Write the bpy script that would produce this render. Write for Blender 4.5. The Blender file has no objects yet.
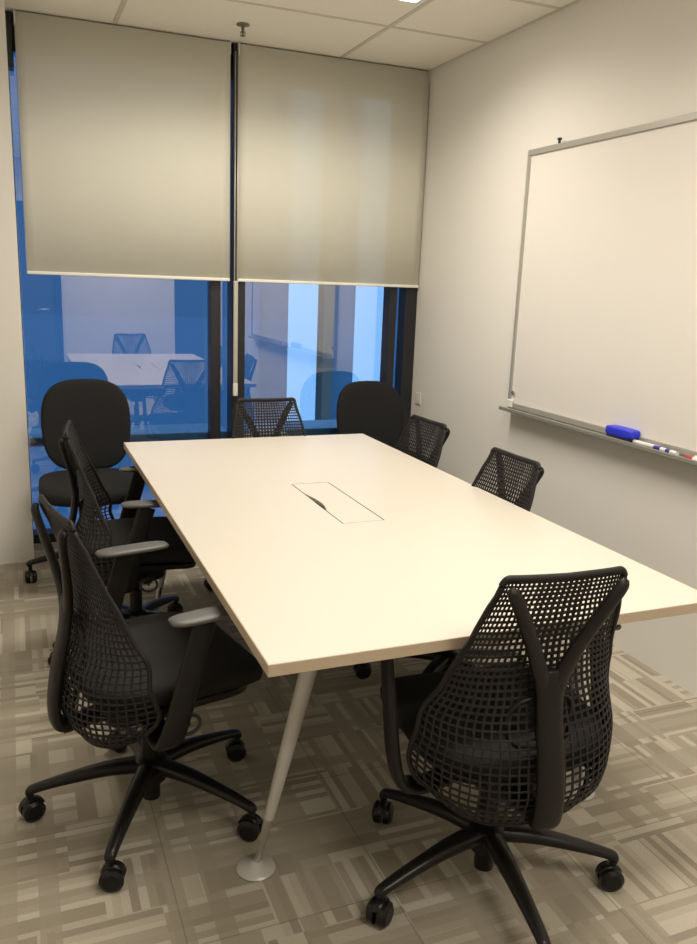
import bpy, bmesh, math, random
from mathutils import Vector, Matrix
random.seed(7)
PI = math.pi
SC = bpy.context.scene
COL = SC.collection
H = 2.651
TZ = 0.724                     # table top height

# ------------------------------------------------------------------ materials
def new_mat(name):
    m = bpy.data.materials.new(name); m.use_nodes = True
    nt = m.node_tree; nt.nodes.clear()
    out = nt.nodes.new('ShaderNodeOutputMaterial')
    return m, nt, out

class NT:
    def __init__(s, nt): s.nt = nt
    def n(s, t, **k):
        x = s.nt.nodes.new(t)
        for a, b in k.items(): setattr(x, a, b)
        return x
    def l(s, a, b): s.nt.links.new(a, b)
    def math(s, op, a, b=None, c=None):
        x = s.n('ShaderNodeMath', operation=op)
        for i, v in enumerate((a, b, c)):
            if v is None: continue
            if isinstance(v, (int, float)): x.inputs[i].default_value = v
            else: s.l(v, x.inputs[i])
        return x.outputs[0]
    def mixc(s, f, a, b):
        x = s.n('ShaderNodeMix', data_type='RGBA')
        for i, v in ((0, f), (6, a), (7, b)):
            if isinstance(v, (int, float)): x.inputs[i].default_value = v
            elif isinstance(v, tuple): x.inputs[i].default_value = (*v, 1)
            else: s.l(v, x.inputs[i])
        return x.outputs[2]

def pbr(name, col, rough=.5, metal=0, spec=.5, var=0, vscale=8, bump=0, bscale=60, coat=0):
    m, nt, out = new_mat(name); t = NT(nt)
    p = t.n('ShaderNodeBsdfPrincipled')
    p.inputs['Roughness'].default_value = rough
    p.inputs['Metallic'].default_value = metal
    p.inputs['Specular IOR Level'].default_value = spec
    p.inputs['Coat Weight'].default_value = coat
    co = t.n('ShaderNodeTexCoord').outputs['Object']
    if var:
        nz = t.n('ShaderNodeTexNoise'); nz.inputs['Scale'].default_value = vscale; nz.inputs['Detail'].default_value = 4
        t.l(co, nz.inputs['Vector'])
        c = t.mixc(nz.outputs['Fac'], tuple(x*(1-var) for x in col), tuple(min(1, x*(1+var)) for x in col))
        t.l(c, p.inputs['Base Color'])
    else: p.inputs['Base Color'].default_value = (*col, 1)
    if bump:
        nb = t.n('ShaderNodeTexNoise'); nb.inputs['Scale'].default_value = bscale; nb.inputs['Detail'].default_value = 3
        t.l(co, nb.inputs['Vector'])
        b = t.n('ShaderNodeBump'); b.inputs['Strength'].default_value = bump; b.inputs['Distance'].default_value = .002
        t.l(nb.outputs['Fac'], b.inputs['Height']); t.l(b.outputs[0], p.inputs['Normal'])
    t.l(p.outputs[0], out.inputs[0])
    return m

def carpet_mat():
    m, nt, out = new_mat('patterned_carpet'); t = NT(nt)
    co = t.n('ShaderNodeTexCoord').outputs['Object']
    sep = t.n('ShaderNodeSeparateXYZ'); t.l(co, sep.inputs[0])
    X, Y = sep.outputs[0], sep.outputs[1]
    def wn(a, b, seed):
        c = t.n('ShaderNodeCombineXYZ')
        for i, v in enumerate((a, b, seed)):
            if isinstance(v, (int, float)): c.inputs[i].default_value = v
            else: t.l(v, c.inputs[i])
        w = t.n('ShaderNodeTexWhiteNoise', noise_dimensions='3D'); t.l(c.outputs[0], w.inputs[0])
        return w.outputs[0]
    def fl(v, s): return t.math('FLOOR', t.math('MULTIPLY', v, 1.0/s))
    # blocks whose edges wander from row to row
    cy = fl(Y, .19)
    offx = t.math('MULTIPLY', wn(cy, 0, 1.5), .25)
    cx = fl(t.math('ADD', X, offx), .24)
    ori = t.math('GREATER_THAN', wn(cx, cy, 3.5), .52)
    seed = t.math('MULTIPLY', wn(cx, cy, 7.5), 100)
    sx = wn(fl(X, .021), 0, seed)
    sy = wn(0, fl(Y, .021), seed)
    s = t.math('ADD', t.math('MULTIPLY', sx, ori), t.math('MULTIPLY', sy, t.math('SUBTRACT', 1, ori)))
    r = t.n('ShaderNodeValToRGB'); r.color_ramp.interpolation = 'CONSTANT'
    e = r.color_ramp.elements
    e[0].position = 0; e[0].color = (.28, .245, .19, 1)
    e[1].position = .27; e[1].color = (.33, .292, .23, 1)
    for pos, c in ((.48, (.41, .37, .295, 1)), (.70, (.46, .42, .345, 1))):
        x = e.new(pos); x.color = c
    t.l(s, r.inputs[0])
    # long woven bands running through the blocks both ways
    bx = t.math('GREATER_THAN', wn(fl(X, .047), fl(Y, 1.0), 11.5), .80)
    by = t.math('GREATER_THAN', wn(fl(Y, .047), fl(X, 1.0), 13.5), .80)
    c1 = t.mixc(t.math('MULTIPLY', bx, .75), r.outputs[0], (.30, .265, .205))
    c2 = t.mixc(t.math('MULTIPLY', by, .75), c1, (.31, .275, .215))
    nz = t.n('ShaderNodeTexNoise'); nz.inputs['Scale'].default_value = 260; nz.inputs['Detail'].default_value = 2
    t.l(co, nz.inputs['Vector'])
    c3 = t.mixc(t.math('MULTIPLY', t.math('SUBTRACT', nz.outputs['Fac'], .35), .5), c2, (.20, .175, .135))
    # seams of the 0.5 m tiles
    def seam(v):
        f = t.math('FRACT', t.math('MULTIPLY', v, 2.0))
        return t.math('LESS_THAN', f, .008)
    c4 = t.mixc(t.math('MULTIPLY', t.math('MAXIMUM', seam(X), seam(Y)), .5), c3, (.15, .13, .10))
    p = t.n('ShaderNodeBsdfPrincipled'); p.inputs['Roughness'].default_value = .95
    p.inputs['Specular IOR Level'].default_value = .15
    t.l(c4, p.inputs['Base Color'])
    b = t.n('ShaderNodeBump'); b.inputs['Strength'].default_value = .25; b.inputs['Distance'].default_value = .003
    t.l(nz.outputs['Fac'], b.inputs['Height']); t.l(b.outputs[0], p.inputs['Normal'])
    t.l(p.outputs[0], out.inputs[0])
    return m

def glass_mat():
    m, nt, out = new_mat('tinted_reflective_glass'); t = NT(nt)
    tr = t.n('ShaderNodeBsdfTransparent'); tr.inputs[0].default_value = (.62, .80, .95, 1)
    gl = t.n('ShaderNodeBsdfGlossy'); gl.inputs['Roughness'].default_value = .012
    gl.inputs[0].default_value = (1.0, .84, .72, 1)
    mx = t.n('ShaderNodeMixShader')
    fr = t.n('ShaderNodeFresnel'); fr.inputs[0].default_value = 1.5
    t.l(t.math('ADD', t.math('MULTIPLY', fr.outputs[0], .8), GLASS_R), mx.inputs[0])
    t.l(tr.outputs[0], mx.inputs[1]); t.l(gl.outputs[0], mx.inputs[2]); t.l(mx.outputs[0], out.inputs[0])
    return m
GLASS_R = .185

def blind_mat():
    m, nt, out = new_mat('roller_blind_fabric'); t = NT(nt)
    co = t.n('ShaderNodeTexCoord').outputs['Object']
    nz = t.n('ShaderNodeTexNoise'); nz.inputs['Scale'].default_value = 3; nz.inputs['Detail'].default_value = 3
    mp = t.n('ShaderNodeMapping'); mp.inputs['Scale'].default_value = (1, 1, 12); t.l(co, mp.inputs[0]); t.l(mp.outputs[0], nz.inputs['Vector'])
    c = t.mixc(nz.outputs['Fac'], (.90, .88, .78), (.93, .91, .81))
    d = t.n('ShaderNodeBsdfDiffuse'); t.l(c, d.inputs[0])
    tl = t.n('ShaderNodeBsdfTranslucent'); tl.inputs[0].default_value = (.6, .6, .5, 1)
    tr = t.n('ShaderNodeBsdfTransparent'); tr.inputs[0].default_value = (1, .97, .88, 1)
    m1 = t.n('ShaderNodeMixShader'); m1.inputs[0].default_value = .06
    t.l(d.outputs[0], m1.inputs[1]); t.l(tl.outputs[0], m1.inputs[2])
    m2 = t.n('ShaderNodeMixShader'); m2.inputs[0].default_value = .28
    t.l(m1.outputs[0], m2.inputs[1]); t.l(tr.outputs[0], m2.inputs[2])
    t.l(m2.outputs[0], out.inputs[0])
    return m

def emit_mat(name, col, s):
    m, nt, out = new_mat(name); t = NT(nt)
    e = t.n('ShaderNodeEmission'); e.inputs[0].default_value = (*col, 1); e.inputs[1].default_value = s
    t.l(e.outputs[0], out.inputs[0]); return m

def facade_mat():
    m, nt, out = new_mat('tower_facade'); t = NT(nt)
    co = t.n('ShaderNodeTexCoord').outputs['Object']
    sep = t.n('ShaderNodeSeparateXYZ'); t.l(co, sep.inputs[0])
    f = t.math('LESS_THAN', t.math('FRACT', t.math('MULTIPLY', sep.outputs[2], 1/3.4)), .22)
    c = t.mixc(f, (.085, .18, .27), (.11, .21, .31))
    p = t.n('ShaderNodeBsdfPrincipled'); p.inputs['Roughness'].default_value = .6
    t.l(c, p.inputs['Base Color']); t.l(p.outputs[0], out.inputs[0]); return m

M = {}
M['wall'] = pbr('painted_wall', (.75, .725, .68), .7, var=.012, vscale=1.5, bump=.06, bscale=220, spec=.25)
M['ceiling'] = pbr('ceiling_board', (.88, .85, .77), .9, var=.03, vscale=60, bump=.15, bscale=300, spec=.1)
M['tbar'] = pbr('ceiling_grid_metal', (.62, .59, .51), .5)
M['carpet'] = carpet_mat()
M['glass'] = glass_mat()
M['blind'] = blind_mat()
M['blind_bar'] = pbr('blind_bottom_bar', (.80, .78, .70), .45)
M['frame_dark'] = pbr('dark_window_frame', (.030, .030, .034), .4, metal=.4)
M['frame_blue'] = pbr('window_rail_metal', (.62, .68, .74), .4, metal=.1)
M['chain'] = pbr('bead_chain', (.55, .53, .48), .35, metal=.5)
M['whitepl'] = pbr('white_plastic', (.75, .72, .66), .4)
M['laminate'] = pbr('cream_laminate', (.61, .56, .485), .33, var=.008, vscale=2, spec=.45)
M['edge'] = pbr('table_edge_band', (.50, .40, .29), .5)
M['legwhite'] = pbr('painted_steel_leg', (.46, .44, .40), .35, metal=.15)
M['chrome'] = pbr('brushed_chrome', (.55, .54, .52), .25, metal=.9)
M['beam'] = pbr('grey_steel_beam', (.10, .10, .10), .5, metal=.3)
M['dark'] = pbr('dark_cavity', (.05, .045, .035), .7)
M['frameblack'] = pbr('charcoal_plastic', (.009, .0075, .0065), .45, bump=.05, bscale=400, spec=.3)
M['meshblack'] = pbr('black_elastomer_mesh', (.011, .0095, .0085), .55, spec=.3)
M['basenylon'] = pbr('black_nylon_base', (.009, .008, .0075), .32, spec=.3)
M['caster'] = pbr('black_caster', (.008, .0075, .007), .35, spec=.3)
M['seatfab'] = pbr('black_woven_fabric', (.012, .0112, .0105), .85, bump=.35, bscale=500, var=.12, vscale=200, spec=.3)
M['pad'] = pbr('grey_arm_pad', (.085, .082, .078), .42)
M['taskfab'] = pbr('task_chair_fabric', (.009, .009, .010), .85, bump=.3, bscale=500, spec=.35)
M['board'] = pbr('whiteboard_surface', (.745, .71, .665), .28, var=.02, vscale=1.2, spec=.4)
M['alu'] = pbr('aluminium_trim', (.46, .44, .40), .38, metal=.45)
M['tray'] = pbr('grey_pen_tray', (.27, .26, .23), .45, metal=.25)
M['blue'] = pbr('blue_eraser_plastic', (.022, .035, .62), .4)
M['felt'] = pbr('dark_felt', (.02, .02, .04), .95)
M['markw'] = pbr('marker_white', (.72, .68, .66), .4)
M['markb'] = pbr('marker_blue_cap', (.03, .03, .30), .35)
M['markr'] = pbr('marker_red_cap', (.40, .03, .03), .35)
M['markk'] = pbr('marker_black_cap', (.02, .02, .03), .35)
M['sprink'] = pbr('sprinkler_metal', (.20, .18, .15), .35, metal=.7)
M['lamp'] = emit_mat('lamp_diffuser', (1.0, .925, .80), 7.0)
M['door'] = pbr('door_veneer', (.05, .04, .035), .45, var=.15, vscale=6)
M['facade'] = facade_mat()
M['column_brown'] = pbr('added_brown_column', (.16, .13, .10), .7)
M['screen'] = pbr('dark_glazed_screen', (.02, .022, .026), .15)
M['socket'] = pbr('socket_plate', (.70, .68, .64), .4)
M['cord'] = pbr('grey_cord', (.05, .05, .05), .5)

# ------------------------------------------------------------------ mesh helpers
def link(name, bm, mat, parent=None, smooth=False, mats=None):
    me = bpy.data.meshes.new(name); bm.normal_update(); bm.to_mesh(me); bm.free()
    for mm in (mats or [mat]): me.materials.append(mm)
    if smooth:
        me.polygons.foreach_set('use_smooth', [True]*len(me.polygons))
    o = bpy.data.objects.new(name, me); COL.objects.link(o)
    if parent: o.parent = parent
    return o
def autosmooth(o, ang=40):
    me = o.data
    me.polygons.foreach_set('use_smooth', [True]*len(me.polygons))
    bm = bmesh.new(); bm.from_mesh(me)
    for e in bm.edges:
        if len(e.link_faces) == 2 and e.calc_face_angle(0) > math.radians(ang): e.smooth = False
    bm.to_mesh(me); bm.free()
    return o
def tag(o, label=None, cat=None, group=None, kind=None):
    if label: o['label'] = label
    if cat: o['category'] = cat
    if group: o['group'] = group
    if kind: o['kind'] = kind
    return o
def empty(name, loc=(0, 0, 0), rz=0):
    o = bpy.data.objects.new(name, None); COL.objects.link(o); o.location = loc; o.rotation_euler = (0, 0, rz)
    o.empty_display_size = .1
    return o
def box(bm, lo, hi, bev=0, seg=2, mi=0):
    lo = Vector(lo); hi = Vector(hi)
    r = bmesh.ops.create_cube(bm, size=1)
    c = (lo+hi)/2; s = hi-lo
    for v in r['verts']: v.co = Vector((v.co.x*s.x, v.co.y*s.y, v.co.z*s.z))+c
    fs = set(f for v in r['verts'] for f in v.link_faces)
    for f in fs: f.material_index = mi
    if bev:
        es = list(set(e for v in r['verts'] for e in v.link_edges))
        rr = bmesh.ops.bevel(bm, geom=es, offset=bev, segments=seg, affect='EDGES', profile=.5)
        for f in rr['faces']: f.material_index = mi
def cyl(bm, a, b, r1, r2=None, n=20, caps=True):
    a = Vector(a); b = Vector(b); r2 = r1 if r2 is None else r2
    d = b-a; q = d.to_track_quat('Z', 'Y').to_matrix().to_4x4()
    bmesh.ops.create_cone(bm, cap_ends=caps, segments=n, radius1=r1, radius2=r2, depth=d.length,
                          matrix=Matrix.Translation((a+b)/2) @ q)
def catmull(pts, k=6):
    P = [Vector(p) for p in pts]; P = [P[0]*2-P[1]]+P+[P[-1]*2-P[-2]]
    out = []
    for i in range(1, len(P)-2):
        for j in range(k):
            t = j/k
            out.append(.5*((2*P[i])+(-P[i-1]+P[i+1])*t+(2*P[i-1]-5*P[i]+4*P[i+1]-P[i+2])*t*t+(-P[i-1]+3*P[i]-3*P[i+1]+P[i+2])*t**3))
    out.append(P[-2]); return out
def sweep(bm, pts, w, h=None, side=None, n=12, k=6, sq=1.0, closed=False):
    """tube along pts; w,h half sizes (number or list per control point); side = reference vector for the w axis"""
    def lst(v): return list(v) if isinstance(v, (list, tuple)) else [v]*len(pts)
    W = lst(w); Hh = lst(h if h is not None else w)
    q = [Vector((W[i], Hh[i], 0)) for i in range(len(pts))]
    if closed:
        pp = [pts[-1]]+list(pts)+[pts[0], pts[1]]; qq = [q[-1]]+q+[q[0], q[1]]
        path = catmull(pp, k)[k:-k-1]; S = catmull(qq, k)[k:-k-1]
        path = path[:len(pts)*k]; S = S[:len(pts)*k]
    else:
        path = catmull(pts, k) if k > 1 else [Vector(p) for p in pts]; S = catmull(q, k) if k > 1 else q
    side = Vector(side) if side is not None else None
    rings = []; N = len(path); prev = None
    for i, p in enumerate(path):
        if closed: t = path[(i+1) % N]-path[i-1]
        else: t = path[min(i+1, N-1)]-path[max(i-1, 0)]
        t.normalize()
        if side is not None: a = side-t*side.dot(t)
        elif prev is None:
            u = Vector((0, 0, 1)) if abs(t.z) < .9 else Vector((1, 0, 0)); a = u.cross(t)
        else: a = prev-t*prev.dot(t)
        a.normalize(); prev = a; b = t.cross(a)
        ring = []
        for j in range(n):
            th = 2*PI*j/n; c, s = math.cos(th), math.sin(th)
            c = math.copysign(abs(c)**sq, c); s = math.copysign(abs(s)**sq, s)
            ring.append(bm.verts.new(p+a*c*S[i].x+b*s*S[i].y))
        rings.append(ring)
    m = N if closed else N-1
    for i in range(m):
        A, B = rings[i], rings[(i+1) % N]
        for j in range(n): bm.faces.new((A[j], A[(j+1) % n], B[(j+1) % n], B[j]))
    if not closed:
        bm.faces.new(rings[0][::-1]); bm.faces.new(rings[-1])
def sq(v, e): return math.copysign(abs(v)**e, v)
def superell(bm, c, r, e1=.4, e2=.4, nu=36, nv=18, fn=None):
    """rounded box-like cushion"""
    rows = []
    for i in range(nv+1):
        ph = -PI/2+PI*i/nv
        rows.append([])
        for j in range(nu):
            th = 2*PI*j/nu
            x = r[0]*sq(math.cos(ph), e1)*sq(math.cos(th), e2); y = r[1]*sq(math.cos(ph), e1)*sq(math.sin(th), e2); z = r[2]*sq(math.sin(ph), e1)
            p = Vector((x, y, z))
            if fn: p = fn(p)
            rows[-1].append(bm.verts.new(p+Vector(c)))
    for i in range(nv):
        for j in range(nu): bm.faces.new((rows[i][j], rows[i][(j+1) % nu], rows[i+1][(j+1) % nu], rows[i+1][j]))
    bmesh.ops.remove_doubles(bm, verts=bm.verts[:], dist=1e-5)
def lathe(bm, prof, n=32, c=(0, 0, 0)):
    rings = []
    for r, z in prof: rings.append([bm.verts.new((c[0]+r*math.cos(2*PI*j/n), c[1]+r*math.sin(2*PI*j/n), c[2]+z)) for j in range(n)])
    for i in range(len(prof)-1):
        for j in range(n): bm.faces.new((rings[i][j], rings[i][(j+1) % n], rings[i+1][(j+1) % n], rings[i+1][j]))
    bm.faces.new(rings[0][::-1]); bm.faces.new(rings[-1])
def lerp_tab(tab, x):
    if x <= tab[0][0]: return tab[0][1]
    for (a, va), (b, vb) in zip(tab, tab[1:]):
        if x <= b:
            t = (x-a)/(b-a); t = t*t*(3-2*t)*.5+t*.5
            return va+(vb-va)*t
    return tab[-1][1]
def sbox(name, lo, hi, mat, kind='structure', parent=None, bev=0):
    bm = bmesh.new(); box(bm, lo, hi, bev)
    o = link(name, bm, mat, parent)
    if kind and not parent: o['kind'] = kind
    return o

# ------------------------------------------------------------------ room shell
XL, YB, GY = -3.05, -5.35, .122
PX, PY = -2.252, -.261            # pillar corner
sbox('floor', (XL-.1, YB-.1, -.10), (.12, .22, 0), M['carpet'])
sbox('ceiling', (XL-.1, YB-.1, H), (.12, .22, H+.08), M['ceiling'])
sbox('wall_right', (0, YB-.1, 0), (.12, .22, H), M['wall'])
sbox('wall_left', (XL-.12, YB-.1, 0), (XL, .22, H), M['wall'])
# back wall with a dark veneer door and a charcoal glazed screen beside it
bm = bmesh.new()
box(bm, (-1.76, YB-.12, 0), (-.47, YB, H)); box(bm, (-.06, YB-.12, 0), (0, YB, H)); box(bm, (XL, YB-.12, 2.2), (-1.76, YB, H)); box(bm, (-.47, YB-.12, 2.2), (-.06, YB, H))
o = link('wall_back', bm, M['wall']); o['kind'] = 'structure'
bm = bmesh.new(); box(bm, (-.465, YB-.06, .01), (-.065, YB-.03, 2.195)); o = link('window_3', bm, M['screen']); o['kind'] = 'structure'
bm = bmesh.new(); box(bm, (-2.97, YB-.07, .01), (-1.83, YB-.02, 2.12), .003)
d = link('door_1', bm, M['door']); d['kind'] = 'structure'
bm = bmesh.new()
for a, b in (((-3.045, YB-.1, 0), (-2.975, YB+.02, 2.19)), ((-1.83, YB-.1, 0), (-1.762, YB+.02, 2.19)), ((-2.975, YB-.1, 2.12), (-1.83, YB+.02, 2.19))): box(bm, a, b, .004)
link('door_frame', bm, M['frame_dark'], d)
bm = bmesh.new(); cyl(bm, (-1.91, YB-.02, 1.02), (-1.91, YB+.04, 1.02), .012); cyl(bm, (-1.91, YB+.04, 1.02), (-2.04, YB+.04, 1.02), .010)
link('door_handle', bm, M['chrome'], d, True)
# boxed pillar in the left corner by the window
sbox('wall_front', (XL, PY, 0), (PX, .22, H), M['wall'])
# ceiling grid bars
def bar_grid():
    bm = bmesh.new(); z0 = H-.003
    for x in (-.551, -1.751, -2.951): box(bm, (x-.011, YB, z0), (x+.011, .0, H+.002))
    y = -.625
    while y > YB: box(bm, (XL, y-.011, z0+.0006), (0, y+.011, H+.002)); y -= .6
    box(bm, (-.016, YB, z0), (0, 0, H+.002)); box(bm, (XL, YB, z0), (XL+.016, PY, H+.002))
    return bm
o = link('trim_1', bar_grid(), M['tbar']); o['kind'] = 'structure'

# ------------------------------------------------------------------ window
w = sbox('window_1', (PX, .035, 0), (-1.071, .14, .05), M['frame_dark'])
def wpart(name, boxes, mat, parent, bev=.003):
    bm = bmesh.new()
    for a, b in boxes: box(bm, a, b, bev)
    return link(name, bm, mat, parent)
wpart('window_frame', [((PX, .03, .0), (PX+.007, .12, 2.40)), ((PX, .03, 2.40), (PX+.03, .12, H-.065)), ((PX, .061, H-.06), (-1.14, .12, H)), ((-1.268, .035, .05), (-1.212, .12, H-.06)),
                       ((PX, .062, H-.17), (-1.14, .10, H-.06))], M['frame_dark'], w)
wpart('mullion', [((-1.150, .02, 0), (-1.076, .14, H))], M['frame_dark'], w)
wpart('outer_ledge', [((PX+.01, .132, .52), (-1.141, .42, .57))], M['frame_blue'], w)
wpart('window_pane', [((PX+.01, GY, .03), (-1.105, GY+.006, H-.03))], M['glass'], w, 0)
w2 = sbox('window_2', (-1.070, .035, 0), (.0, .14, .05), M['frame_dark'])
wpart('window_frame', [((-.078, .02, .05), (0, .12, H)), ((-.182, .03, .05), (-.130, .12, H-.06)), ((-1.072, .061, H-.06), (-.085, .12, H)),
                       ((-1.072, .062, H-.17), (-.085, .10, H-.06))], M['frame_dark'], w2)
wpart('outer_ledge', [((-1.070, .132, .52), (-.01, .42, .57))], M['frame_blue'], w2)
wpart('window_pane', [((-1.105, GY, .03), (-.01, GY+.006, H-.03))], M['glass'], w2, 0)

# roller blinds
def blind(x0, x1, zb, label):
    r = empty('roller_blind', ((x0+x1)/2, 0, zb))
    tag(r, label, 'blind', 'roller blinds over the window')
    c = (x0+x1)/2; hw = (x1-x0)/2; h = H-.035-zb
    bm = bmesh.new(); n = 24
    vs = []
    for i in range(n+1):
        x = -hw+2*hw*i/n; dy = .002*math.sin(i*.9)
        vs.append((bm.verts.new((x, dy, .012)), bm.verts.new((x, dy*.4, h+.027))))
    for i in range(n): bm.faces.new((vs[i][0], vs[i+1][0], vs[i+1][1], vs[i][1]))
    f = link('blind_fabric', bm, M['blind'], r, True)
    md = f.modifiers.new('thick', 'SOLIDIFY'); md.thickness = .0008
    bm = bmesh.new(); box(bm, (-hw, -.006, 0), (hw, .006, .016), .004); link('bottom_bar', bm, M['blind_bar'], r)
    bm = bmesh.new(); cyl(bm, (-hw, .025, h+.006), (hw, .025, h+.006), .024, n=24); autosmooth(link('roller_tube', bm, M['blind'], r))
    for s in (-1, 1):
        bm = bmesh.new(); box(bm, (s*hw-.004*(s > 0)-.001, -.004, h-.03), (s*hw+.004*(s < 0)+.001, .06, h+.033), .001)
        link('end_bracket', bm, M['whitepl'], r)
    return r
blind(-2.212, -1.170, 1.436, 'wide cream roller blind over the left window bay, beside the pillar')
blind(-1.126, -.006, 1.436, 'cream roller blind with pale vertical streaks, over the right window bay beside the whiteboard wall')
# bead chain with its weighted cover, hanging between the blinds
ch = empty('blind_chain', (-1.139, -.012, .80)); tag(ch, 'pale blind pull chain with white end weight hanging between the two blinds', 'blind chain')
bm = bmesh.new()
for dx in (-.007, .007): cyl(bm, (dx, 0, .10), (dx, 0, 1.80), .0032, n=8)
o = link('chain', bm, M['chain'], ch, True)
bm = bmesh.new(); box(bm, (-.013, -.006, .07), (.013, .006, .64), .005, 3); link('chain_cover', bm, M['chain'], ch)
bm = bmesh.new(); box(bm, (-.014, -.008, 0), (.014, .008, .075), .006, 3); link('chain_weight', bm, M['whitepl'], ch)

# ------------------------------------------------------------------ outside
GR = -30
def tower(pts, mat, label, top=40):
    bm = bmesh.new()
    lo = [bm.verts.new((x, y, GR)) for x, y in pts]; up = [bm.verts.new((x, y, top)) for x, y in pts]
    bm.faces.new(lo[::-1]); bm.faces.new(up); n = len(pts)
    for i in range(n): bm.faces.new((lo[i], lo[(i+1) % n], up[(i+1) % n], up[i]))
    r = link('tower_block', bm, mat); tag(r, label, 'building'); return r
tower([(-9, 10), (1.85, 10), (1.3, 14), (-9, 14)], M['facade'], 'blue-grey tower facade filling the view behind the left window bay')
tower([(2.97, 10), (3.72, 10), (4.7, 12.4), (4.1, 12.4)], M['facade'], 'slim blue-grey tower seen between two bright gaps of sky')
tower([(4.42, 10), (14, 10), (14, 14), (7.0, 14)], M['facade'], 'blue-grey tower at the right end of the view outside')
tower([(1.851, 10.2), (2.46, 10.2), (2.2, 12), (1.6, 12)], M['facade'], 'grey-blue tower wing left of the left bright sky gap')
bm = bmesh.new(); box(bm, (2.985, 9.7, GR), (3.18, 9.98, 40)); tag(link('added_column', bm, M['column_brown']), 'narrow brown column added outside beside the left bright sky gap', 'added column')  # column added outside, standing in for a brown strip in the glass
sbox('ground', (-60, 1, GR-1), (60, 90, GR), pbr('street', (.06, .09, .14), .9))

# ------------------------------------------------------------------ ceiling lights and sprinkler
def light(x0, x1, y0, y1, label):
    r = empty('ceiling_light', ((x0+x1)/2, (y0+y1)/2, H)); tag(r, label, 'ceiling light', 'ceiling lights')
    hx, hy = (x1-x0)/2, (y1-y0)/2
    bm = bmesh.new(); t = .014
    for a, b in (((-hx, -hy, -.006), (hx, -hy+t, .004)), ((-hx, hy-t, -.006), (hx, hy, .004)), ((-hx, -hy+t, -.006), (-hx+t, hy-t, .004)), ((hx-t, -hy+t, -.006), (hx, hy-t, .004))): box(bm, a, b, .001)
    link('frame', bm, M['whitepl'], r)
    bm = bmesh.new(); box(bm, (-hx+t, -hy+t, -.004), (hx-t, hy-t, .002)); link('diffuser', bm, M['lamp'], r)
    la = bpy.data.lights.new('ceiling_lamp', 'AREA'); la.shape = 'RECTANGLE'; la.size = 2*(hx-t); la.size_y = 2*(hy-t)
    la.energy = 22; la.color = (1.0, .925, .80); la.spread = math.radians(152)
    lo = bpy.data.objects.new('ceiling_lamp', la); COL.objects.link(lo); lo.parent = r; lo.location = (0, 0, -.009)
light(-1.72, -.585, -1.30, -.985, 'recessed ceiling light panel nearest the window')
light(-1.72, -.585, -3.10, -2.785, 'recessed ceiling light panel above the near end of the table')
light(-1.72, -.585, -4.90, -4.585, 'recessed ceiling light panel behind the camera')
sp = empty('sprinkler', (-1.186, -.309, H)); tag(sp, 'small metal fire sprinkler on the ceiling near the blinds', 'sprinkler')
bm = bmesh.new(); lathe(bm, [(.030, 0), (.032, -.006), (.022, -.009), (.008, -.010), (.007, -.030)]); link('escutcheon', bm, M['sprink'], sp, True)
bm = bmesh.new(); lathe(bm, [(.006, -.028), (.009, -.036), (.004, -.048), (.004, -.052)], 16)
for s in (-1, 1): sweep(bm, [(0, 0, -.03), (s*.012, 0, -.038), (s*.010, 0, -.048), (0, 0, -.053)], .0018, n=6)
link('nozzle', bm, M['sprink'], sp, True)
bm = bmesh.new(); lathe(bm, [(.012, -.053), (.013, -.0545), (.003, -.056)], 20); link('deflector', bm, M['sprink'], sp, True)

# ------------------------------------------------------------------ whiteboard
BY0, BY1, BZ0, BZ1 = -1.090, -3.475, .880, 2.085
wb = empty('whiteboard', (0, BY0, BZ0)); tag(wb, 'large wall-mounted whiteboard with aluminium frame on the right wall', 'whiteboard')
L = BY1-BY0; hB = BZ1-BZ0
bm = bmesh.new(); box(bm, (-.018, L+.01, .01), (-.003, -.01, hB-.01)); link('writing_surface', bm, M['board'], wb)
bm = bmesh.new(); f = .027
box(bm, (-.026, L, hB-f), (-.001, 0, hB), .003); box(bm, (-.026, L, 0), (-.001, 0, f), .003)
box(bm, (-.026, -f*.8, f), (-.001, 0, hB-f), .003); box(bm, (-.026, L, f), (-.001, L+f*.8, hB-f), .003)
link('board_frame', bm, M['alu'], wb)
bm = bmesh.new(); box(bm, (-.072, L+.06, -.012), (-.001, -.0, -.002), .003); box(bm, (-.075, L+.06, -.012), (-.067, -.0, .006), .003)
link('pen_tray', bm, M['tray'], wb)
bm = bmesh.new(); box(bm, (-.032, -.045, .002), (-.018, -.004, .04), .004); link('corner_cap', bm, M['whitepl'], wb)
bm = bmesh.new(); cyl(bm, (-.022, -.235, hB+.0), (-.022, -.235, hB+.014), .006, n=12); cyl(bm, (-.022, -.235, hB+.014), (-.022, -.235, hB+.022), .010, n=12)
link('hanging_clip', bm, M['markk'], wb, True)
bm = bmesh.new(); cyl(bm, (-.019, -.040, .075), (-.027, -.040, .075), .011, n=20); autosmooth(tag(link('magnet', bm, M['chrome']), 'small round grey magnet low on the left edge of the whiteboard', 'magnet')).location = (0, BY0, BZ0)
# eraser
TRZ = BZ0-.002
er = empty('whiteboard_eraser', (-.043, -1.958, TRZ)); tag(er, 'blue plastic whiteboard eraser lying on the pen tray', 'eraser')
bm = bmesh.new(); superell(bm, (0, 0, .033), (.029, .080, .019), .35, .35); link('eraser_body', bm, M['blue'], er, True)
bm = bmesh.new(); box(bm, (-.025, -.068, 0), (.025, .068, .016), .003); link('felt_pad', bm, M['felt'], er)
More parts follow.
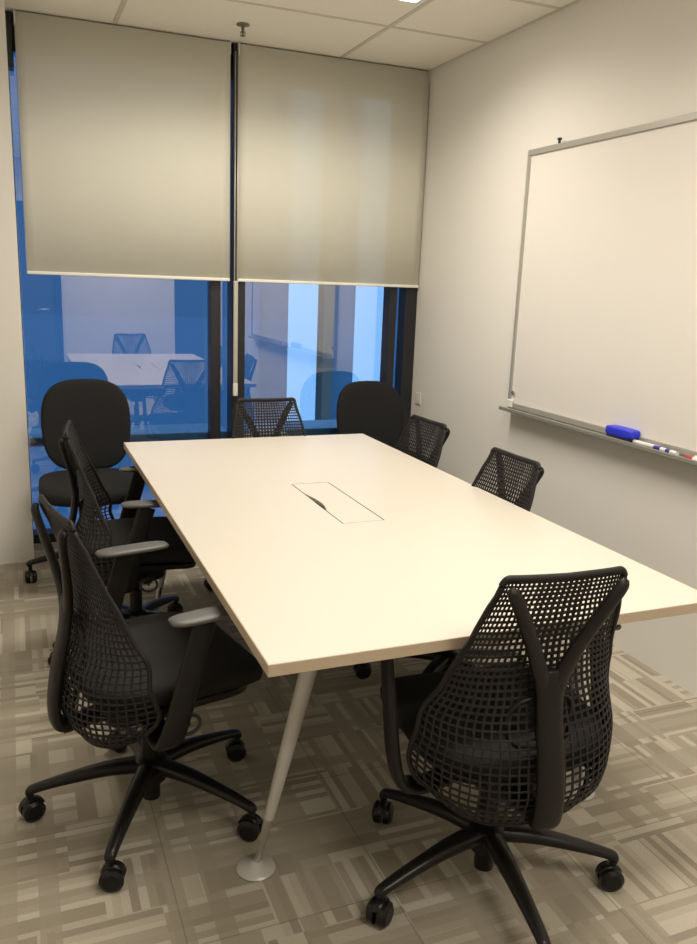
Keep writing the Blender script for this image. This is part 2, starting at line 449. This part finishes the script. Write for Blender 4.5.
# markers
def marker(y, x, cap, label, rz=0, inv=1):
    r = empty('marker_pen', (x, y, TRZ+.009), rz); tag(r, label, 'marker', 'marker pens on the tray')
    bm = bmesh.new(); cyl(bm, (0, -.045, 0), (0, .042, 0), .0085, n=16); autosmooth(link('barrel', bm, M['markw'], r))
    bm = bmesh.new(); cyl(bm, (0, .042, 0), (0, .078, 0), .0093, .0085, n=16); autosmooth(link('cap', bm, cap, r))
    bm = bmesh.new(); cyl(bm, (0, -.010, 0), (0, .012, 0), .0088, n=16, caps=False); link('printed_band', bm, cap, r, True)
    if inv < 0: r.rotation_euler.z = PI+rz
marker(-2.110, -.042, M['markw'], 'white marker with white cap beside the blue eraser', .05)
marker(-2.225, -.050, M['markb'], 'white marker with blue cap, second from the eraser on the tray', -.04)
marker(-2.385, -.034, M['markk'], 'white marker with black cap near the right edge of the photo', .03, -1)
marker(-2.400, -.060, M['markr'], 'white marker with red cap at the tray front edge', .02)
# wall socket low on the right wall by the window
so = empty('wall_socket', (0, -.075, .775)); tag(so, 'small white switch plate on the right wall next to the window', 'socket')
bm = bmesh.new(); box(bm, (-.008, -.035, -.035), (-.0005, .035, .035), .003); link('plate', bm, M['socket'], so)
bm = bmesh.new(); box(bm, (-.0105, -.012, -.02), (-.0075, .012, .02), .002); link('rocker', bm, M['whitepl'], so)

# ------------------------------------------------------------------ table
tx0, tx1, ty0, ty1 = -1.861, -.702, -3.122, -.855
tb = empty('conference_table', ((tx0+tx1)/2, (ty0+ty1)/2, 0)); tag(tb, 'long cream-topped conference table with angled white steel legs', 'table')
OX, OY = tb.location.x, tb.location.y
hx0, hx1, hy0, hy1 = -1.3700-OX, -1.2240-OX, -2.272-OY, -1.756-OY
a0, a1, b0, b1 = tx0-OX, tx1-OX, ty0-OY, ty1-OY
def ringtop(z0, z1, a0, a1, b0, b1, hx0, hx1, hy0, hy1, smooth=0):
    bm = bmesh.new()
    def lv(z): return [[bm.verts.new((x, y, z)) for x, y in ((X0, Y0), (X1, Y0), (X1, Y1), (X0, Y1))] for X0, X1, Y0, Y1 in ((a0, a1, b0, b1), (hx0, hx1, hy0, hy1))]
    Lo, Li = lv(z0); Uo, Ui = lv(z1)
    for i in range(4):
        j = (i+1) % 4
        bm.faces.new((Uo[i], Uo[j], Ui[j], Ui[i])); bm.faces.new((Lo[j], Lo[i], Li[i], Li[j]))
        bm.faces.new((Lo[i], Lo[j], Uo[j], Uo[i])); bm.faces.new((Li[j], Li[i], Ui[i], Ui[j]))
    return bm
EB = .0018
bm = ringtop(TZ-.026, TZ, a0+EB, a1-EB, b0+EB, b1-EB, hx0, hx1, hy0, hy1)
link('tabletop', bm, M['laminate'], tb)
bm = ringtop(TZ-.026, TZ-.0008, a0, a1, b0, b1, a0+EB, a1-EB, b0+EB, b1-EB); link('edge_band', bm, M['edge'], tb)
# hatch lid with a crescent finger notch on its left edge
bm = bmesh.new(); g = .0042
pl = [(hx1-g, hy0+g), (hx1-g, hy1-g), (hx0+g, hy1-g)]
n = 22; ya, yb = hy1-.135, hy0+.155
for i in range(n+1):
    t = i/n; y = ya+(yb-ya)*t
    pl.append((hx0+g+.0165*math.sin(PI*t**1.25)**.9, y))
pl.append((hx0+g, hy0+g))
lo = [bm.verts.new((x, y, TZ-.012)) for x, y in pl]; up = [bm.verts.new((x, y, TZ-.0003)) for x, y in pl]
bm.faces.new(up[::-1]); bm.faces.new(lo)
for i in range(len(pl)): j = (i+1) % len(pl); bm.faces.new((lo[i], lo[j], up[j], up[i]))
bmesh.ops.recalc_face_normals(bm, faces=bm.faces[:])
link('cable_hatch', bm, M['laminate'], tb)
bm = bmesh.new(); t = .003
for lo_, hi_ in (((hx0-t, hy0-t, TZ-.10), (hx1+t, hy1+t, TZ-.097)), ((hx0-t, hy0-t, TZ-.097), (hx0, hy1+t, TZ-.0262)), ((hx1, hy0-t, TZ-.097), (hx1+t, hy1+t, TZ-.0262)),
                 ((hx0, hy0-t, TZ-.097), (hx1, hy0, TZ-.0262)), ((hx0, hy1, TZ-.097), (hx1, hy1+t, TZ-.0262))): box(bm, lo_, hi_)
link('cable_tray', bm, M['dark'], tb)
bm = bmesh.new()
for x in (-.19, .19): box(bm, (x-.02, b0+.31, TZ-.042), (x+.02, b1-.31, TZ-.0265), .003)
for y in (b0+.27, b1-.27): box(bm, (-.40, y-.035, TZ-.042), (.40, y+.035, TZ-.0265), .003)
link('underframe', bm, M['beam'], tb)
for sx in (-1, 1):
    for sy in (-1, 1):
        fx, fy = (.487 if sx > 0 else -.507), (-2.803-OY if sy < 0 else 2.803+OY); tX, tY = sx*.362, fy+sy*.046
        foot = Vector((fx, fy, .008)); top = Vector((tX, tY, TZ-.027)); d = top-foot
        bm = bmesh.new(); a = foot+d*.20; sweep(bm, [a, a+d*.3, a+d*.6, top], [.0135, .018, .0215, .024], n=20, k=3)
        lg = autosmooth(link('leg', bm, M['legwhite'], tb), 50)
        bm = bmesh.new(); cyl(bm, foot+d*.015, foot+d*.21, .0085, .0125, n=16); autosmooth(link('leg_adjuster', bm, M['chrome'], lg))
        bm = bmesh.new(); lathe(bm, [(.048, -.008), (.050, -.005), (.046, 0), (.020, .005), (.012, .014)], 32, foot); autosmooth(link('foot_disc', bm, M['legwhite'], lg), 60)

# ------------------------------------------------------------------ mesh-back office chair (forward = +Y)
def caster(parent, x, y, ang):
    bm = bmesh.new()
    ca, sa = math.cos(ang), math.sin(ang)
    def T(px, py, pz): return (x+px*ca-py*sa, y+px*sa+py*ca, pz)
    cyl(bm, (x, y, .052), (x, y, .083), .009, n=12)
    # hood over the wheels
    sweep(bm, [T(-.006+.030*math.cos(t), 0, .032+.030*math.sin(t)) for t in (0.5, 1.0, 1.6, 2.2, 2.8)], .0115, .004, side=T(0, 1, 0) and (-sa, ca, 0), n=8, k=3)
    c = autosmooth(link('caster', bm, M['caster'], parent))
    for s in (-1, 1):
        bm = bmesh.new(); A, B = Vector(T(-.004, s*.0055, .0300)), Vector(T(-.004, s*.027, .0300))
        d = (B-A); cyl(bm, A, A+d*.7, .0296, .0298, n=24); cyl(bm, A+d*.7, B, .0296, .021, n=24)
        autosmooth(link('wheel', bm, M['caster'], c), 35)
    return c
def star_base(root, rot, R=.32):
    bm = bmesh.new(); lathe(bm, [(.030, .085), (.042, .090), (.047, .110), (.044, .152), (.032, .160)], 28)
    autosmooth(link('base_hub', bm, M['basenylon'], root), 50)
    for k in range(5):
        a = rot+k*2*PI/5; ca, sa = math.cos(a), math.sin(a)
        bm = bmesh.new()
        pts = [(.030*ca, .030*sa, .134), (.12*ca, .12*sa, .130), (.22*ca, .22*sa, .113), (.295*ca, .295*sa, .096), (R*ca, R*sa, .086), (R*1.015*ca, R*1.015*sa, .074)]
        sweep(bm, pts, [.029, .024, .019, .016, .0145, .012], [.021, .018, .0145, .0115, .012, .004], side=(-sa, ca, 0), n=14, k=4, sq=.85)
        autosmooth(link('leg', bm, M['basenylon'], root), 60)
        caster(root, R*ca, R*sa, a+random.uniform(-1.6, 1.6))
ZB, ZT = .295, .890
W_TAB = [(0, .205), (.05, .238), (.12, .254), (.24, .255), (.38, .241), (.55, .206), (.75, .174), (1, .144)]
B_TAB = [(0, -.190), (.06, -.222), (.16, -.240), (.30, -.228), (.45, -.195), (.58, -.178), (.72, -.184), (.86, -.207), (1, -.232)]
C_TAB = [(0, .10), (.15, .170), (.35, .130), (.6, .045), (.75, .018), (1, .008)]
def back_pt(u, v):
    w = lerp_tab(W_TAB, v); b = lerp_tab(B_TAB, v); c = lerp_tab(C_TAB, v)
    au = abs(u)
    z = ZB+(ZT-ZB)*v + (1-v)**3*.06*au**2.2 + .004*v*au
    z -= .016*max(0, (au-.8)/.2)**2*v**6
    return Vector((w*math.sin(u*1.25)/math.sin(1.25), b+c*au**2.3, z))
def back_mesh():
    NU, NV = 30, 38
    bm = bmesh.new()
    G = [[bm.verts.new(back_pt(-1+2*i/NU, 1-(1-j/NV)**1.22)) for i in range(NU+1)] for j in range(NV+1)]
    for j in range(NV):
        v = 1-(1-(j+.5)/NV)**1.22
        for i in range(NU):
            u = -1+2*(i+.5)/NU
            q = [G[j][i], G[j][i+1], G[j+1][i+1], G[j+1][i]]
            c = sum((p.co for p in q), Vector())/4
            # openings: wide low down, tighter around the lumbar band and along the top centre
            f = .78 if v < .34 else (.78-.14*(v-.34)/.16 if v < .5 else .64)
            if v < .09: f = .48
            if v > .55 and abs(u) < .33*(v-.5)*2.2 and abs(u) > .02: f *= .82
            inn = [bm.verts.new(c+(p.co-c)*f) for p in q]
            for k in range(4):
                bm.faces.new((q[k], q[(k+1) % 4], inn[(k+1) % 4], inn[k]))
    return bm
def sayl(rot_base):
    root = empty('office_chair')
    star_base(root, rot_base)
    bm = bmesh.new(); cyl(bm, (0, 0, .032), (0, 0, .25), .0245, n=24); cyl(bm, (0, 0, .25), (0, 0, .32), .016, n=20); autosmooth(link('gas_cylinder', bm, M['basenylon'], root))
    # tilt mechanism
    bm = bmesh.new(); superell(bm, (0, -.01, .335), (.075, .125, .042), .45, .5)
    sweep(bm, [(0, -.10, .335), (0, -.17, .325), (0, -.235, .318)], [.045, .034, .028], [.022, .018, .018], side=(1, 0, 0), n=14)
    link('tilt_mechanism', bm, M['frameblack'], root, True)
    bm = bmesh.new(); cyl(bm, (.07, .03, .330), (.165, .045, .322), .005, n=8)
    sweep(bm, [(.165+.0*0, .045+.030*math.cos(t), .322+.026*math.sin(t)) for t in [i*2*PI/10 for i in range(10)]], .005, n=8, k=3, closed=True)
    link('adjustment_lever', bm, M['cord'], root, True)
    # seat
    def bend(p):
        y = p.y; z = p.z
        z -= .030*max(0, (y-.08)/.17)**2*1.0
        z += .012*abs(p.x/.24)**2.5
        w = 1-.10*max(0, (-y-.02)/.23)
        return Vector((p.x*w, y, z))
    bm = bmesh.new(); superell(bm, (0, .035, .440), (.240, .235, .036), .55, .48, 48, 16, bend); link('seat', bm, M['seatfab'], root, True)
    bm = bmesh.new(); superell(bm, (0, .030, .396), (.215, .205, .020), .5, .5, 40, 10, bend); link('seat_pan', bm, M['frameblack'], root, True)
    bm = bmesh.new()
    for s in (-1, 1): sweep(bm, [(s*.03, 0, .362), (s*.11, .02, .370), (s*.17, .04, .388)], [.02, .018, .016], [.010, .009, .008], side=(0, 1, 0), n=10)
    link('seat_support', bm, M['frameblack'], root, True)
    # mesh back
    b = link('backrest', back_mesh(), M['meshblack'], root, True)
    md = b.modifiers.new('thick', 'SOLIDIFY'); md.thickness = .0035; md.offset = 0
    bm = bmesh.new(); n = 24
    sweep(bm, [back_pt(-1+2*i/n, 1)+Vector((0, 0, .002)) for i in range(n+1)], .007, .008, side=(0, 1, 0), n=10, k=2)
    link('top_rail', bm, M['meshblack'], b, True)
    bm = bmesh.new()
    sweep(bm, [back_pt(-1, 1-j/20) for j in range(20)]+[back_pt(-1+2*i/n, 0) for i in range(n+1)]+[back_pt(1, j/20) for j in range(1, 21)], .0065, n=8, k=2)
    link('edge_rim', bm, M['meshblack'], b, True)
    # Y-shaped tower behind the mesh
    bm = bmesh.new()
    sweep(bm, [(0, -.190, .338), (0, -.222, .326), (0, -.246, .332), (0, -.252, .39), (0, -.240, .48), (0, -.220, .57), (0, -.211, .64), (0, -.210, .675)],
          [.024, .032, .034, .034, .032, .031, .032, .024], [.014, .015, .015, .014, .014, .013, .013, .010], side=(1, 0, 0), n=16, sq=.8)
    for s in (-1, 1):
        sweep(bm, [(s*.008, -.214, .60), (s*.024, -.212, .66), (s*.056, -.221, .735), (s*.094, -.236, .810), (s*.124, -.245, .862), (s*.134, -.240, .878)],
              [.020, .019, .017, .016, .014, .010], [.012, .011, .011, .010, .010, .008], side=(1, 0, -s*.5), n=12, sq=.8)
    link('back_frame', bm, M['frameblack'], root, True)
    bm = bmesh.new()
    sweep(bm, [(.07, -.212, .545), (.055, -.216, .60), (-.055, -.216, .60), (-.085, -.208, .545), (-.055, -.214, .49), (.055, -.214, .49)], .006, .005, n=8, k=4, closed=True)
    for v in bm.verts: v.co.y += .022
    link('lumbar_loop', bm, M['frameblack'], root, True)
    # arms
    for s in (-1, 1):
        bm = bmesh.new()
        sweep(bm, [(s*.12, -.04, .345), (s*.20, -.05, .335), (s*.258, -.05, .345), (s*.276, -.035, .40), (s*.280, -.005, .51), (s*.280, .025, .61), (s*.278, .04, .656)],
              [.030, .032, .034, .033, .031, .030, .030], [.011, .012, .013, .013, .012, .010, .006], side=(0, 1, .0), n=14, sq=.8)
        am = link('armrest', bm, M['frameblack'], root, True)
        bm = bmesh.new(); superell(bm, (s*.275, .058, .668), (.034, .108, .0085), .55, .55, 32, 10); link('arm_pad', bm, M['pad'], am, True)
    return root

def copy_tree(o, parent=None):
    c = o.copy(); COL.objects.link(c); c.parent = parent
    for k in list(o.children): copy_tree(k, c)
    return c
# (x, y, facing direction in degrees, direction of one base leg in world degrees, lift, label)
SPOTS = [
 (-1.255, -3.020, 86, 46.1, 'black mesh-back swivel chair at the near end of the table, closest to the whiteboard wall'),
 (-1.996, -2.462, 12, 27.7, 'black mesh-back swivel chair nearest the camera on the left side of the table'),
 (-1.895, -1.420, -6, 195, 'black mesh-back swivel chair on the left side of the table, next to the round-backed chair'),
 (-1.185, -1.020, 270, 14, 'black mesh-back swivel chair at the window end of the table, below the blind chain'),
 (-.835, -1.385, 184, 36, 'black mesh-back swivel chair on the right side of the table, farther from the whiteboard'),
 (-.876, -2.125, 182, 0, 'black mesh-back swivel chair on the right side of the table, directly below the whiteboard corner'),
]
proto = sayl(0)
GROUP = 'mesh-back swivel chairs around the conference table'
for i, (x, y, face, leg, label) in enumerate(SPOTS):
    r = proto if i == 0 else copy_tree(proto)
    r.location = (x, y, 0); r.rotation_euler = (0, 0, math.radians(face-90))
    tag(r, label, 'chair', GROUP)
    # swivel of the star base under the seat, independent of the seat
    turn = math.radians(leg-(face-90))
    rot = Matrix.Rotation(turn, 4, 'Z')
    for k in r.children:
        nm = k.name.split('.')[0]
        if nm in ('leg', 'caster'): k.rotation_euler = (0, 0, turn)
        elif i >= 4 and nm not in ('base_hub', 'gas_cylinder'): k.location.z = -.022     # seats set a little lower

# ------------------------------------------------------------------ round-backed task chairs
def task_chair():
    root = empty('task_chair')
    star_base(root, 0, .29)
    bm = bmesh.new(); cyl(bm, (0, 0, .055), (0, 0, .25), .028, n=24); cyl(bm, (0, 0, .25), (0, 0, .40), .015, n=20); autosmooth(link('gas_cylinder', bm, M['basenylon'], root))
    bm = bmesh.new(); superell(bm, (0, -.01, .405), (.09, .12, .028), .4, .4); link('tilt_mechanism', bm, M['basenylon'], root, True)
    bm = bmesh.new(); sweep(bm, [(.07, .03, .405), (.16, .04, .402), (.22, .045, .395)], .005, .005, n=8); link('adjustment_lever', bm, M['cord'], root, True)
    bm = bmesh.new(); superell(bm, (0, .02, .468), (.235, .225, .042), .5, .55, 44, 14, lambda p: Vector((p.x, p.y, p.z-.02*max(0, p.y/.22)**2))); link('seat', bm, M['taskfab'], root, True)
    bm = bmesh.new(); superell(bm, (0, .02, .432), (.22, .21, .012), .5, .55, 40, 8); link('seat_pan', bm, M['basenylon'], root, True)
    def bk(p):
        # p.x width, p.z height, p.y thickness: narrower at the bottom, wrapped and leaning back
        t = p.z/.225
        w = 1-.06*max(0, -t)
        return Vector((p.x*w, p.y+.10*(p.x/.21)**2*.35-.035*t, p.z))
    bm = bmesh.new(); 
    # superellipse standing up: build with axes (x, z, y)
    tmp = bmesh.new(); superell(tmp, (0, 0, 0), (.212, .225, .030), .45, .66, 56, 14)
    me = bpy.data.meshes.new('tmp'); tmp.to_mesh(me); tmp.free(); bm.from_mesh(me); bpy.data.meshes.remove(me)
    for v in bm.verts:
        q = bk(Vector((v.co.x, -v.co.z, v.co.y))); v.co = q+Vector((0, -.235, .715))
    bmesh.ops.recalc_face_normals(bm, faces=bm.faces[:])
    link('backrest', bm, M['taskfab'], root, True)
    bm = bmesh.new(); sweep(bm, [(0, -.08, .40), (0, -.20, .39), (0, -.272, .43), (0, -.282, .54), (0, -.278, .70)], .030, .009, side=(1, 0, 0), n=12); link('back_support', bm, M['basenylon'], root, True)
    return root
t1 = task_chair(); t1.location = (-1.985, -.560, 0); t1.rotation_euler = (0, 0, PI-.03)
t2 = copy_tree(t1); t2.location = (-.370, -.405, 0); t2.rotation_euler = (0, 0, PI+.03)
for k in t2.children:
    if k.name.split('.')[0] in ('backrest', 'seat', 'seat_pan'): k.location.z = -.045 if k.name.startswith('backrest') else 0
tag(t1, 'black task chair with rounded solid back in the left corner beside the pillar', 'chair', 'round-backed task chairs by the window')
tag(t2, 'black task chair with rounded solid back in the right corner by the window', 'chair', 'round-backed task chairs by the window')
for r, a in ((t1, 2.55), (t2, .4)):
    for k in r.children:
        if k.name.split('.')[0] in ('leg', 'caster'): k.rotation_euler = (0, 0, a)

# ------------------------------------------------------------------ light, sky, camera
wd = bpy.data.worlds.new('world'); SC.world = wd; wd.use_nodes = True
bg = wd.node_tree.nodes['Background']; bg.inputs[0].default_value = (.54, .77, 1.08, 1); bg.inputs[1].default_value = 1.45
cam = bpy.data.cameras.new('camera'); co = bpy.data.objects.new('camera', cam); COL.objects.link(co)
co.location = (-2.28677624, -4.52529374, 1.45845242); co.rotation_euler = (1.34097346, -.0369011904, -.382975914)
cam.sensor_fit = 'VERTICAL'; cam.sensor_height = 24; cam.lens = 813.808*24/944; cam.clip_start = .02; cam.clip_end = 300
SC.camera = co
SC.view_settings.view_transform = 'Standard'; SC.view_settings.look = 'None'
SC.view_settings.exposure = .12; SC.view_settings.gamma = 1; SC.view_settings.use_curve_mapping = False
